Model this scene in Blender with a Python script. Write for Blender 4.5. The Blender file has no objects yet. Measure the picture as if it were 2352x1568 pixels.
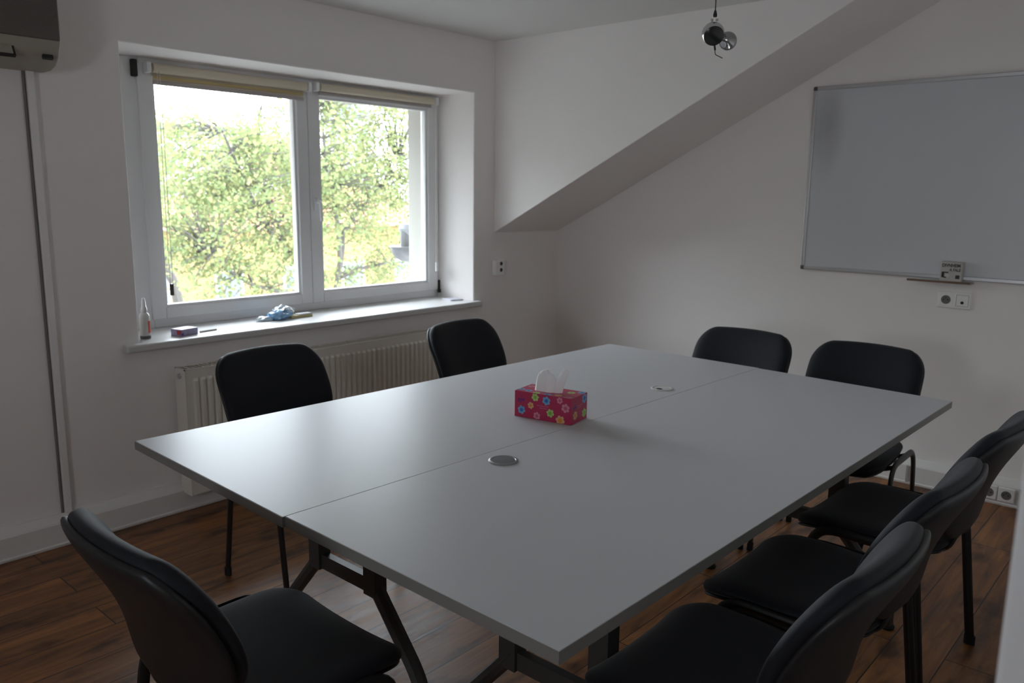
import bpy, bmesh, math, random
from mathutils import Vector, Matrix, Euler
R_ = random.Random(7)
PI = math.pi
S = bpy.context.scene
COL = S.collection

# ------------------------------------------------------------------ materials
MATS = {}
def mat(name, col, rough=.5, metal=0., spec=.5, var=0., vscale=8., bump=0., bscale=200., coat=0., sheen=0., trans=0.):
    if name in MATS: return MATS[name]
    m = bpy.data.materials.new(name); m.use_nodes = True
    nt = m.node_tree; b = nt.nodes['Principled BSDF']
    b.inputs['Base Color'].default_value = (*col, 1)
    b.inputs['Roughness'].default_value = rough
    b.inputs['Metallic'].default_value = metal
    b.inputs['Specular IOR Level'].default_value = spec
    if coat: b.inputs['Coat Weight'].default_value = coat
    if sheen:
        b.inputs['Sheen Weight'].default_value = sheen
        b.inputs['Sheen Roughness'].default_value = .4
    if var or bump:
        tc = nt.nodes.new('ShaderNodeTexCoord')
    if var:
        n = nt.nodes.new('ShaderNodeTexNoise'); n.inputs['Scale'].default_value = vscale; n.inputs['Detail'].default_value = 5
        nt.links.new(tc.outputs['Object'], n.inputs['Vector'])
        mx = nt.nodes.new('ShaderNodeMix'); mx.data_type = 'RGBA'
        mx.inputs['A'].default_value = (*[c*(1-var) for c in col], 1)
        mx.inputs['B'].default_value = (*[min(1, c*(1+var)) for c in col], 1)
        nt.links.new(n.outputs['Fac'], mx.inputs['Factor'])
        nt.links.new(mx.outputs['Result'], b.inputs['Base Color'])
    if bump:
        n2 = nt.nodes.new('ShaderNodeTexNoise'); n2.inputs['Scale'].default_value = bscale; n2.inputs['Detail'].default_value = 3
        nt.links.new(tc.outputs['Object'], n2.inputs['Vector'])
        bp = nt.nodes.new('ShaderNodeBump'); bp.inputs['Strength'].default_value = bump; bp.inputs['Distance'].default_value = .002
        nt.links.new(n2.outputs['Fac'], bp.inputs['Height'])
        nt.links.new(bp.outputs['Normal'], b.inputs['Normal'])
    MATS[name] = m
    return m

def wood_floor():
    m = bpy.data.materials.new('worn_oak_planks'); m.use_nodes = True
    nt = m.node_tree; N = nt.nodes; L = nt.links; b = N['Principled BSDF']
    tc = N.new('ShaderNodeTexCoord')
    br = N.new('ShaderNodeTexBrick'); br.offset = .37; br.offset_frequency = 2
    br.inputs['Color1'].default_value = (.10, .10, .10, 1); br.inputs['Color2'].default_value = (.9, .9, .9, 1)
    br.inputs['Mortar'].default_value = (0, 0, 0, 1); br.inputs['Scale'].default_value = 1
    br.inputs['Mortar Size'].default_value = .0022; br.inputs['Mortar Smooth'].default_value = .3
    br.inputs['Brick Width'].default_value = 1.7; br.inputs['Row Height'].default_value = .165
    L.new(tc.outputs['Object'], br.inputs['Vector'])
    # offset the grain for every plank
    mp = N.new('ShaderNodeVectorMath'); mp.operation = 'MULTIPLY'; mp.inputs[1].default_value = (1.6, 17, 1)
    ad = N.new('ShaderNodeVectorMath'); ad.operation = 'MULTIPLY_ADD'; ad.inputs[1].default_value = (9, 31, 5)
    L.new(tc.outputs['Object'], mp.inputs[0]); L.new(br.outputs['Color'], ad.inputs[0]); L.new(mp.outputs[0], ad.inputs[2])
    g = N.new('ShaderNodeTexNoise'); g.inputs['Scale'].default_value = 1.6; g.inputs['Detail'].default_value = 8; g.inputs['Roughness'].default_value = .62; g.inputs['Distortion'].default_value = .6
    L.new(ad.outputs[0], g.inputs['Vector'])
    cr = N.new('ShaderNodeValToRGB')
    e = cr.color_ramp.elements
    e[0].position = .25; e[0].color = (.062, .023, .008, 1); e[1].position = .75; e[1].color = (.44, .195, .064, 1)
    k = e.new(.5); k.color = (.255, .102, .032, 1)
    L.new(g.outputs['Fac'], cr.inputs['Fac'])
    # dark worn patches and knots
    kn = N.new('ShaderNodeTexNoise'); kn.inputs['Scale'].default_value = 5.5; kn.inputs['Detail'].default_value = 4
    st = N.new('ShaderNodeVectorMath'); st.operation = 'MULTIPLY'; st.inputs[1].default_value = (.8, 1.7, 1)
    L.new(tc.outputs['Object'], st.inputs[0]); L.new(st.outputs[0], kn.inputs['Vector'])
    kr = N.new('ShaderNodeValToRGB'); ke = kr.color_ramp.elements
    ke[0].position = .31; ke[0].color = (.3, .26, .24, 1); ke[1].position = .46; ke[1].color = (1, 1, 1, 1)
    L.new(kn.outputs['Fac'], kr.inputs['Fac'])
    m1 = N.new('ShaderNodeMix'); m1.data_type = 'RGBA'; m1.blend_type = 'MULTIPLY'; m1.inputs['Factor'].default_value = 1
    L.new(cr.outputs['Color'], m1.inputs['A']); L.new(kr.outputs['Color'], m1.inputs['B'])
    # per plank tone
    m2 = N.new('ShaderNodeMix'); m2.data_type = 'RGBA'; m2.blend_type = 'MULTIPLY'; m2.inputs['Factor'].default_value = 1
    tr = N.new('ShaderNodeMapRange'); tr.inputs['From Min'].default_value = 0; tr.inputs['From Max'].default_value = 1; tr.inputs['To Min'].default_value = .7; tr.inputs['To Max'].default_value = 1.15
    L.new(br.outputs['Color'], tr.inputs['Value'])
    L.new(m1.outputs['Result'], m2.inputs['A']); L.new(tr.outputs['Result'], m2.inputs['B'])
    m3 = N.new('ShaderNodeMix'); m3.data_type = 'RGBA'
    L.new(br.outputs['Fac'], m3.inputs['Factor']); L.new(m2.outputs['Result'], m3.inputs['A']); m3.inputs['B'].default_value = (.012, .007, .004, 1)
    L.new(m3.outputs['Result'], b.inputs['Base Color'])
    rr = N.new('ShaderNodeMapRange'); rr.inputs['To Min'].default_value = .30; rr.inputs['To Max'].default_value = .55
    L.new(g.outputs['Fac'], rr.inputs['Value']); L.new(rr.outputs['Result'], b.inputs['Roughness'])
    bp = N.new('ShaderNodeBump'); bp.inputs['Strength'].default_value = .35; bp.inputs['Distance'].default_value = .003
    hh = N.new('ShaderNodeMath'); hh.operation = 'SUBTRACT'
    L.new(g.outputs['Fac'], hh.inputs[0]); L.new(br.outputs['Fac'], hh.inputs[1]); L.new(hh.outputs[0], bp.inputs['Height'])
    L.new(bp.outputs['Normal'], b.inputs['Normal'])
    return m

def glass_mat():
    m = bpy.data.materials.new('window_glass'); m.use_nodes = True
    nt = m.node_tree; N = nt.nodes; L = nt.links; N.remove(N['Principled BSDF'])
    t = N.new('ShaderNodeBsdfTransparent'); t.inputs['Color'].default_value = (.945, .96, .965, 1)
    g = N.new('ShaderNodeBsdfGlossy'); g.inputs['Roughness'].default_value = .02
    lw = N.new('ShaderNodeLayerWeight'); lw.inputs['Blend'].default_value = .5
    pw = N.new('ShaderNodeMath'); pw.operation = 'POWER'; pw.inputs[1].default_value = 3.5
    f = N.new('ShaderNodeMath'); f.operation = 'MULTIPLY_ADD'; f.inputs[1].default_value = .94; f.inputs[2].default_value = .05
    L.new(lw.outputs['Facing'], pw.inputs[0]); L.new(pw.outputs[0], f.inputs[0])
    mx = N.new('ShaderNodeMixShader')
    L.new(f.outputs[0], mx.inputs[0]); L.new(t.outputs[0], mx.inputs[1]); L.new(g.outputs[0], mx.inputs[2])
    L.new(mx.outputs[0], N['Material Output'].inputs['Surface'])
    return m

def leaf_mat():
    m = bpy.data.materials.new('spring_leaf'); m.use_nodes = True
    nt = m.node_tree; N = nt.nodes; L = nt.links; N.remove(N['Principled BSDF'])
    geo = N.new('ShaderNodeNewGeometry')
    cr = N.new('ShaderNodeValToRGB'); e = cr.color_ramp.elements
    e[0].position = 0; e[0].color = LEAF_A; e[1].position = 1; e[1].color = LEAF_C
    k = e.new(.55); k.color = LEAF_B
    L.new(geo.outputs['Random Per Island'], cr.inputs['Fac'])
    d = N.new('ShaderNodeBsdfDiffuse'); t = N.new('ShaderNodeBsdfTranslucent')
    L.new(cr.outputs[0], d.inputs[0]); L.new(cr.outputs[0], t.inputs[0])
    ad = N.new('ShaderNodeAddShader')
    L.new(d.outputs[0], ad.inputs[0]); L.new(t.outputs[0], ad.inputs[1])
    L.new(ad.outputs[0], N['Material Output'].inputs['Surface'])
    return m
LEAF_A = (.070, .094, .044, 1); LEAF_B = (.086, .098, .043, 1); LEAF_C = (.114, .105, .050, 1)

def board_mat():
    m = bpy.data.materials.new('whiteboard_enamel'); m.use_nodes = True
    nt = m.node_tree; N = nt.nodes; L = nt.links; b = N['Principled BSDF']
    tc = N.new('ShaderNodeTexCoord')
    sc = N.new('ShaderNodeVectorMath'); sc.operation = 'MULTIPLY'; sc.inputs[1].default_value = (1, 2.2, .7)
    L.new(tc.outputs['Object'], sc.inputs[0])
    n = N.new('ShaderNodeTexNoise'); n.inputs['Scale'].default_value = 2.2; n.inputs['Detail'].default_value = 3
    L.new(sc.outputs[0], n.inputs['Vector'])
    # a smudge of wiped marker ink near the top corner
    ds = N.new('ShaderNodeVectorMath'); ds.operation = 'SUBTRACT'; ds.inputs[1].default_value = (0, -1.80, 1.80)
    L.new(tc.outputs['Object'], ds.inputs[0])
    s2 = N.new('ShaderNodeVectorMath'); s2.operation = 'MULTIPLY'; s2.inputs[1].default_value = (0, 9., 3.6)
    L.new(ds.outputs[0], s2.inputs[0])
    ln = N.new('ShaderNodeVectorMath'); ln.operation = 'LENGTH'; L.new(s2.outputs[0], ln.inputs[0])
    mr = N.new('ShaderNodeMapRange'); mr.interpolation_type = 'SMOOTHSTEP'
    mr.inputs['From Min'].default_value = 0; mr.inputs['From Max'].default_value = 1.1; mr.inputs['To Min'].default_value = 1.25; mr.inputs['To Max'].default_value = 0
    L.new(ln.outputs['Value'], mr.inputs['Value'])
    mu = N.new('ShaderNodeMath'); mu.operation = 'MULTIPLY'; L.new(mr.outputs[0], mu.inputs[0]); L.new(n.outputs['Fac'], mu.inputs[1])
    mx = N.new('ShaderNodeMix'); mx.data_type = 'RGBA'
    mx.inputs['A'].default_value = (.62, .63, .655, 1); mx.inputs['B'].default_value = (.16, .165, .18, 1)
    L.new(mu.outputs[0], mx.inputs['Factor']); L.new(mx.outputs['Result'], b.inputs['Base Color'])
    b.inputs['Roughness'].default_value = .38
    return m

# ------------------------------------------------------------------ mesh helpers
def link(name, bm, m, parent=None, smooth=True, bevel=0., seg=2, sub=0, angle=35, recalc=True):
    if recalc: bmesh.ops.recalc_face_normals(bm, faces=bm.faces)
    me = bpy.data.meshes.new(name); bm.to_mesh(me); bm.free()
    for x in (m if isinstance(m, (list, tuple)) else [m]): me.materials.append(x)
    o = bpy.data.objects.new(name, me); COL.objects.link(o)
    if parent is not None: o.parent = parent
    if smooth:
        me.polygons.foreach_set('use_smooth', [True]*len(me.polygons))
        if not sub:
            try: me.set_sharp_from_angle(angle=math.radians(angle))
            except Exception: pass
    if bevel:
        md = o.modifiers.new('bevel', 'BEVEL'); md.width = bevel; md.segments = seg; md.limit_method = 'ANGLE'; md.angle_limit = math.radians(40)
        md.harden_normals = False
    if sub:
        md = o.modifiers.new('sub', 'SUBSURF'); md.levels = sub; md.render_levels = sub
    return o

def tag(o, label, cat, group=None):
    o['label'] = label; o['category'] = cat
    if group: o['group'] = group
    return o
def thing(name, label, cat, loc=(0, 0, 0), rz=0., group=None):
    o = bpy.data.objects.new(name, None); COL.objects.link(o)
    o.location = loc; o.rotation_euler = (0, 0, rz); o.empty_display_size = .1
    return tag(o, label, cat, group)
def struct(o):
    o['kind'] = 'structure'; return o

def box(bm, x0, x1, y0, y1, z0, z1, mi=0, M=None):
    vs = [bm.verts.new((x, y, z)) for z in (z0, z1) for y in (y0, y1) for x in (x0, x1)]
    if M is not None:
        for v in vs: v.co = M @ v.co
    fs = [(0, 2, 3, 1), (4, 5, 7, 6), (0, 1, 5, 4), (2, 6, 7, 3), (0, 4, 6, 2), (1, 3, 7, 5)]
    for f in fs:
        k = bm.faces.new([vs[i] for i in f]); k.material_index = mi
def B():
    return bmesh.new()
def boxbm(*a, **k):
    bm = B(); box(bm, *a, **k); return bm

def ngon_prism(bm, pts, lo, hi, axis=2, mi=0):
    """closed prism of a 2-D outline along an axis (0: pts are y,z ; 1: x,z ; 2: x,y)"""
    def P(p, h):
        return {0: (h, p[0], p[1]), 1: (p[0], h, p[1]), 2: (p[0], p[1], h)}[axis]
    a = [bm.verts.new(P(p, lo)) for p in pts]; b = [bm.verts.new(P(p, hi)) for p in pts]
    n = len(pts)
    fs = [bm.faces.new(a[::-1]), bm.faces.new(b)]
    for i in range(n): fs.append(bm.faces.new((a[i], a[(i+1) % n], b[(i+1) % n], b[i])))
    for f in fs: f.material_index = mi

def tube(bm, pts, ra, rb=None, seg=10, up=None, cap=True, mi=0, taper=None):
    """sweep an ellipse (ra along 'up'-ish normal, rb along binormal) along a polyline"""
    rb = ra if rb is None else rb
    pts = [Vector(p) for p in pts]; n = len(pts); rings = []
    T = []
    for i in range(n):
        a = pts[max(0, i-1)]; c = pts[min(n-1, i+1)]; T.append((c-a).normalized())
    if up is None:
        up = Vector((0, 0, 1)) if abs(T[0].z) < .9 else Vector((0, 1, 0))
    N_ = (Vector(up) - T[0]*T[0].dot(Vector(up))).normalized()
    for i in range(n):
        N_ = (N_ - T[i]*T[i].dot(N_)).normalized(); Bn = T[i].cross(N_)
        k = 1. if taper is None else taper[i]
        rings.append([bm.verts.new(pts[i] + N_*(math.cos(2*PI*j/seg)*ra*k) + Bn*(math.sin(2*PI*j/seg)*rb*k)) for j in range(seg)])
    for i in range(n-1):
        for j in range(seg):
            f = bm.faces.new((rings[i][j], rings[i][(j+1) % seg], rings[i+1][(j+1) % seg], rings[i+1][j])); f.material_index = mi
    if cap:
        f = bm.faces.new(rings[0][::-1]); f.material_index = mi
        f = bm.faces.new(rings[-1]); f.material_index = mi

def fillet(pts, r, k=5):
    """round the inner corners of a polyline"""
    pts = [Vector(p) for p in pts]; out = [pts[0]]
    for i in range(1, len(pts)-1):
        p = pts[i]; a = (pts[i-1]-p); c = (pts[i+1]-p)
        d = min(r, a.length*.49, c.length*.49)
        A = p + a.normalized()*d; C = p + c.normalized()*d
        for j in range(k+1):
            t = j/k; out.append(A*(1-t)**2 + p*2*t*(1-t) + C*t*t)
    out.append(pts[-1]); return out

def lathe(bm, prof, M=None, seg=24, mi=0, close=False):
    """prof: list of (r, z)"""
    rings = []
    for r, z in prof:
        if r < 1e-6: rings.append([bm.verts.new((0, 0, z))])
        else: rings.append([bm.verts.new((r*math.cos(2*PI*j/seg), r*math.sin(2*PI*j/seg), z)) for j in range(seg)])
    if M is not None:
        for rg in rings:
            for v in rg: v.co = M @ v.co
    for a, b in zip(rings[:-1], rings[1:]):
        for j in range(seg):
            k = (j+1) % seg
            if len(a) == 1 and len(b) == 1: continue
            if len(a) == 1: f = bm.faces.new((a[0], b[j], b[k]))
            elif len(b) == 1: f = bm.faces.new((a[j], b[0], a[k]))
            else: f = bm.faces.new((a[j], b[j], b[k], a[k]))
            f.material_index = mi

def pillow(bm, nu, nv, front, thick, edge_pow=5, mi=0):
    """closed padded panel. front(s,t)->(point, normal) of the mid surface; thick(s,t) half thickness"""
    fr = []; bk = []
    for i in range(nv+1):
        t = -math.cos(PI*i/nv); rf = []; rb = []
        for j in range(nu+1):
            s = -math.cos(PI*j/nu)
            p, n = front(s, t)
            e = max(abs(s), abs(t)); h = thick(s, t)*max(0., 1-e**edge_pow)**.5
            rim = abs(abs(s)-1) < 1e-6 or abs(abs(t)-1) < 1e-6
            v = bm.verts.new(p + n*h); rf.append(v)
            rb.append(v if rim else bm.verts.new(p - n*h))
        fr.append(rf); bk.append(rb)
    for G, flip in ((fr, 0), (bk, 1)):
        for i in range(nv):
            for j in range(nu):
                q = [G[i][j], G[i][j+1], G[i+1][j+1], G[i+1][j]]
                if flip: q.reverse()
                if len(set(q)) == 4:
                    try: bm.faces.new(q).material_index = mi
                    except ValueError: pass

def copy_tree(o, parent=None):
    c = o.copy(); COL.objects.link(c)
    if parent is not None: c.parent = parent
    for ch in list(o.children): copy_tree(ch, c)
    return c

# ------------------------------------------------------------------ palette
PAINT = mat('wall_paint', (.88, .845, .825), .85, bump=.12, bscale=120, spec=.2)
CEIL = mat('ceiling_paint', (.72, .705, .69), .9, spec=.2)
UPVC = mat('white_upvc', (.76, .76, .765), .32)
SILL = mat('sill_laminate', (.66, .655, .65), .35)
TRUNK = mat('trunking_plastic', (.80, .78, .755), .4)
SOCKET = mat('socket_plastic', (.88, .875, .85), .3)
DARK = mat('dark_hole', (.02, .018, .016), .7)
CREAMMETAL = mat('radiator_enamel', (.82, .78, .71), .35)
FABRIC = mat('black_chair_fabric', (.0095, .0105, .0145), .68, sheen=.12, bump=.25, bscale=900, spec=.25)
SHELL = mat('black_chair_plastic', (.009, .0095, .011), .5)
STEEL = mat('black_painted_steel', (.012, .012, .013), .34)
RUBBER = mat('black_rubber', (.01, .01, .01), .7)
LAMIN = mat('grey_white_laminate', (.53, .535, .55), .36, spec=.11, bump=.05, bscale=700)
EDGE = mat('desk_edge_band', (.20, .195, .185), .45)
FRAMEGREY = mat('desk_frame_grey', (.045, .043, .040), .5)
CHROME = mat('chrome', (.72, .72, .73), .14, metal=1)
ALU = mat('brushed_aluminium', (.62, .62, .63), .35, metal=1)
GREYPLASTIC = mat('grey_plastic', (.10, .10, .10), .5)
CREAM = mat('cream_plaster', (.34, .33, .295), .9)

# ------------------------------------------------------------------ the setting
H = 2.3527
WX0, WX1, WZ0, WZ1 = -2.8945, -.8243, .796, 2.0395   # reveal of the window
XL, XR, YB = -6.2, 0., -3.413
def wall_front():
    bm = B()
    xs = [XL-.1, WX0, WX1, .3]; zs = [-.1, WZ0-.034, WZ1, 2.6]
    V = [[bm.verts.new((x, 0, z)) for x in xs] for z in zs]
    fs = []
    for i in range(3):
        for j in range(3):
            if i == 1 and j == 1: continue
            fs.append(bm.faces.new((V[i][j], V[i][j+1], V[i+1][j+1], V[i+1][j])))
    r = bmesh.ops.extrude_face_region(bm, geom=fs)
    for g in r['geom']:
        if isinstance(g, bmesh.types.BMVert): g.co.y = .545
    def near(a, b): return abs(a-b) < 1e-4
    es = []
    for e in bm.edges:
        a, b = e.verts[0].co, e.verts[1].co
        if near(a.y, 0) and near(b.y, 0):
            for x0, x1 in ((WX0, WX1),):
                inx = all(x0-1e-4 <= p.x <= x1+1e-4 for p in (a, b)); inz = all(WZ0-.04 <= p.z <= WZ1+1e-4 for p in (a, b))
                if inx and inz and (near(a.x, b.x) or near(a.z, WZ1) and near(b.z, WZ1)): es.append(e)
    bmesh.ops.bevel(bm, geom=es, offset=.012, segments=4, affect='EDGES', profile=.5)
    return struct(link('wall_front', bm, PAINT, angle=50))
wall_front()
# cream exterior render just outside the frame
bm = B()
for x0, x1 in ((WX0, WX1),):
    for a, b in ((x0, x0+.012), (x1-.036, x1+.0)):
        box(bm, a, b, .385, .56, WZ0-.02, WZ1)
struct(link('trim_1', bm, CREAM, smooth=False))
struct(link('wall_right', boxbm(0, .25, YB-2.2, .0, -.1, 2.9), PAINT, smooth=False))
LY0, LY1, LZ0, LZ1 = -3.05, -2.42, 1.10, 1.73              # unseen side-wall window opening, added to let in fill light
bm = B(); box(bm, XL-.2, XL, YB-.12, LY0, -.1, 2.6); box(bm, XL-.2, XL, LY1, 0, -.1, 2.6); box(bm, XL-.2, XL, LY0, LY1, -.1, LZ0); box(bm, XL-.2, XL, LY0, LY1, LZ1, 2.6)
struct(link('wall_left', bm, PAINT, smooth=False))
bm = B()
for a, b in ((LY0, LY0+.06), (LY1-.06, LY1)): box(bm, XL-.15, XL-.08, a, b, LZ0, LZ1)
for a, b in ((LZ0, LZ0+.06), (LZ1-.06, LZ1)): box(bm, XL-.15, XL-.08, LY0+.06, LY1-.06, a, b)
struct(link('added_fill_window', bm, UPVC, smooth=False))
bm = B()
DX0, DX1, DZ = -4.98, -3.80, 2.06
box(bm, XL, DX0-.05, YB-.12, YB, 0, H); box(bm, DX1+.05, -.655, YB-.12, YB, 0, H); box(bm, -.655, 0, YB-.12, YB, 0, H+.38); box(bm, DX0-.05, DX1+.05, YB-.12, YB, DZ+.05, H)
struct(link('wall_back', bm, PAINT, smooth=False))
# white door lining around the opening the photograph is taken from
bm = B()
for a, b in ((DX0-.05, DX0), (DX1, DX1+.05)): box(bm, a, b, YB-.133, YB+.0, 0, DZ)
box(bm, DX0-.05, DX1+.05, YB-.133, YB, DZ, DZ+.05)
struct(link('door_1', bm, UPVC, bevel=.004))
# hallway behind the opening
bm = B()
box(bm, XL, XL+.1, -5.6, YB-.12, 0, H); box(bm, XL, 0, -5.7, -5.6, 0, H)
struct(link('wall_hall', bm, PAINT, smooth=False))
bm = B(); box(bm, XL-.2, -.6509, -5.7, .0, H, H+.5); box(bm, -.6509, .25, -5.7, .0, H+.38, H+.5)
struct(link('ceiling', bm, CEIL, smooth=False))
# unseen overhang added above the window to cut steep sky light
struct(link('added_sky_blocker', boxbm(-3.6, -.2, .545, 1.30, 2.10, 2.24), mat('sky_blocker_boards', (.22, .20, .17), .8), smooth=False))
struct(link('floor', boxbm(XL-.2, .25, -5.7, 0.0, -.1, 0), wood_floor(), smooth=False))
# dormer cheek and the sloping ceiling beside it: one plastered wedge
bm = B()
ZS, DD = 1.2085, .6509
ngon_prism(bm, [(0, ZS), (0, H+.38), (-(H+.38-ZS)/.512, H+.38)], -DD, 0, axis=0)
struct(link('ceiling_slope', bm, PAINT, smooth=False, bevel=.004))

# skirting trunking: a profile run along the two walls
def trunk_profile():  # (depth, height)
    return [(0, 0), (.052, 0), (.055, .012), (.050, .016), (.050, .098), (.044, .106), (.012, .128), (0, .128)]
bm = B(); ngon_prism(bm, [(-d, z) for d, z in trunk_profile()], XL, -.0, axis=0)
struct(link('baseboard_front', bm, TRUNK, smooth=False, bevel=.002))
bm = B(); ngon_prism(bm, [(-d, z) for d, z in trunk_profile()], YB, -.056, axis=1)
struct(link('baseboard_right', bm, TRUNK, smooth=False, bevel=.002))

# ------------------------------------------------------------------ window 1
FY = .31
GLASS = glass_mat()
SEAL = mat('grey_window_seal', (.20, .20, .20), .6)
def frame_rect(bm, x0, x1, z0, z1, wl, wr, wb, wt, y0, y1):
    box(bm, x0, x0+wl, y0, y1, z0, z1); box(bm, x1-wr, x1, y0, y1, z0, z1)
    box(bm, x0+wl, x1-wr, y0, y1, z0, z0+wb); box(bm, x0+wl, x1-wr, y0, y1, z1-wt, z1)
def make_window(name, X0, X1, xm, L0, with_lip=True):
    """outer frame, two sashes meeting at xm, panes, handle"""
    bm = B(); frame_rect(bm, X0, X1, WZ0-.0, WZ1, .215 if X0 > -4 else .10, .03, .045, .045, FY+.012, FY+.085)
    w = struct(link(name, bm, UPVC, smooth=False, bevel=.004))
    def sash(x0, x1, wl, wr):
        z0, z1 = WZ0+.040, WZ1-.028
        bm = B(); frame_rect(bm, x0, x1, z0, z1, wl, wr, .055, .055, FY, FY+.07)
        s = link('sash', bm, UPVC, w, smooth=False, bevel=.005)
        # glazing bead and rebate
        bm = B(); frame_rect(bm, x0+wl-.003, x1-wr+.003, z0+.052, z1-.052, .016, .016, .016, .016, FY+.012, FY+.05)
        link('glazing_bead', bm, UPVC, s, smooth=False, bevel=.003)
        bm = B(); box(bm, x0+wl, x1-wr, FY+.030, FY+.036, z0+.054, z1-.054)
        link('pane', bm, GLASS, s, smooth=False)
        return s
    s1 = sash(L0, xm-.002, .068, .068)
    s2 = sash(xm+.002, X1-.012, .070, .080)
    # handle on the meeting stile
    hx = xm+.035
    bm = B(); box(bm, hx-.014, hx+.014, FY-.008, FY, 1.345, 1.415)
    h = link('window_handle', bm, UPVC, w, bevel=.003)
    bm = B(); tube(bm, fillet([(hx, FY-.006, 1.395), (hx, FY-.045, 1.395), (hx+.004, FY-.045, 1.29)], .02), .010, .008, seg=10)
    link('lever', bm, UPVC, h)
    # dark hinges
    hz = WZ1-.045
    bm = B(); box(bm, L0-.026, L0-.001, FY-.014, FY+.012, hz-.045, hz+.030); link('hinge', bm, DARK, w, bevel=.004)
    hz = WZ0+.055
    bm = B(); box(bm, X1-.012, X1-.002, FY-.010, FY+.012, hz-.020, hz+.050); tube(bm, [(X1-.014, FY-.012, hz-.030), (X1-.014, FY-.012, hz-.008)], .011, seg=10); link('hinge', bm, DARK, w, bevel=.002)
    return w
make_window('window_1', WX0, WX1, -1.787, -2.690)
# window sills
def sill(name, x0, x1):
    bm = B(); ngon_prism(bm, [(x0-.078, -.052), (x1+.028, -.052), (x1+.028, -.0005), (x1-.0015, -.0005), (x1-.0015, FY+.235), (x0+.0015, FY+.235), (x0+.0015, -.0005), (x0-.078, -.0005)], WZ0-.0335, WZ0)
    o = struct(link(name, bm, SILL, smooth=False, bevel=.009, seg=3)); return o
sill('trim_2', WX0, WX1)

# ------------------------------------------------------------------ roller blinds
BLIND = mat('blind_fabric_beige', (.60, .535, .42), .8)
BLINDBAR = mat('blind_bottom_bar', (.42, .38, .37), .5)
BLINDGOLD = mat('blind_fabric_hem', (.55, .43, .20), .8)
def roller_blind(name, label, x0, x1, zt, drop, chain_x, chain_bottom, weight_mat, inset=.0):
    t = thing(name, label, 'blind', ((x0+x1)/2, FY-.03, zt))
    cx = (x0+x1)/2; hw = (x1-x0)/2
    bm = B(); tube(bm, [(-hw+.02, -.005, 0), (hw-.02, -.005, 0)], .021, seg=20); link('roller_tube', bm, BLIND, t)
    bm = B(); box(bm, -hw+.028, hw-.024, .0125, .0145, -drop, .002)
    f = link('blind_fabric', bm, BLIND, t, smooth=False)
    bm = B(); box(bm, -hw+.028, hw-.024, .0085, .0125, -drop*.60-.012, -drop*.60); link('hem', bm, BLINDGOLD, f, smooth=False)
    bm = B(); box(bm, -hw+.028, hw-.024, .006, .019, -drop-.018, -drop); link('bottom_bar', bm, BLINDBAR, t, bevel=.002)
    for s in (-1, 1):
        bm = B(); box(bm, s*hw-.010, s*hw+.010, -.026, .028, -.024, .024); link('bracket', bm, UPVC, t, bevel=.006)
    cxx = chain_x-cx
    bm = B()
    for dx in (-.007, .007):
        tube(bm, [(cxx+dx, -.022, 0), (cxx+dx, -.022, chain_bottom+.05-zt)], .0012, seg=6)
    link('pull_chain', bm, mat('blind_chain', (.68, .66, .62), .5), t)
    bm = B(); tube(bm, [(cxx, -.022, chain_bottom+.055-zt), (cxx, -.022, chain_bottom-zt)], .010, seg=12); link('chain_weight', bm, weight_mat, t)
    return t
roller_blind('roller_blind', 'beige roller blind slightly let down over the wider window sash', -2.655, -1.80, 1.992, .052, -2.615, .955, mat('brown_chain_weight', (.06, .05, .04), .5))
roller_blind('roller_blind', 'beige roller blind fully wound up above the sash beside the bare reveal', -1.752, -.885, 2.000, .020, -.895, .965, UPVC)

# ------------------------------------------------------------------ radiator
RX0, RX1, RZ0, RZ1 = -2.762, -.97, .09, .672
rad = thing('radiator', 'cream ribbed panel radiator on the wall below the window sill', 'radiator', ((RX0+RX1)/2, -.07, RZ0))
def radl(bm):  # shift into the thing's frame
    for v in bm.verts: v.co -= Vector(((RX0+RX1)/2, -.07, RZ0))
    return bm
def ribbed(yf, sgn):
    bm = B(); pitch = .0333; n = int((RX1-RX0-.07)/pitch)
    cols = []; x = RX0+.002; prof = [(x, 0.)]
    x = RX0+.035
    for i in range(n):
        prof += [(x, 0.), (x+.006, -.012), (x+.020, -.012), (x+.026, 0.)]; x += pitch
    prof.append((RX1-.002, 0.))
    zs = [(RZ0, 0), (RZ0+.045, 0), (RZ0+.055, 1), (RZ1-.055, 1), (RZ1-.045, 0), (RZ1-.004, 0)]
    V = [[bm.verts.new((px, yf - sgn*(d*k), z)) for px, d in prof] for z, k in zs]
    for i in range(len(zs)-1):
        for j in range(len(prof)-1): bm.faces.new((V[i][j], V[i][j+1], V[i+1][j+1], V[i+1][j]))
    return bm
bm = ribbed(-.118, -1)
# give the ribs a base colour panel with thickness behind
box(bm, RX0+.002, RX1-.002, -.108, -.104, RZ0, RZ1-.004)
link('ribbed_panel', radl(bm), CREAMMETAL, rad, smooth=False, bevel=.0, recalc=False)
bm = B(); box(bm, RX0+.002, RX1-.002, -.036, -.030, RZ0, RZ1-.004); link('rear_panel', radl(bm), CREAMMETAL, rad, smooth=False)
for a in (RX0, RX1-.003):
    bm = B(); box(bm, a, a+.003, -.120, -.028, RZ0-.002, RZ1); link('side_cover', radl(bm), CREAMMETAL, rad, smooth=False)
bm = B(); box(bm, RX0, RX1, -.120, -.112, RZ1-.006, RZ1); box(bm, RX0, RX1, -.036, -.028, RZ1-.006, RZ1)
x = RX0+.01
while x < RX1-.02:
    box(bm, x, x+.006, -.112, -.036, RZ1-.006, RZ1-.002); x += .022
link('top_grille', radl(bm), CREAMMETAL, rad, smooth=False)
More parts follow.
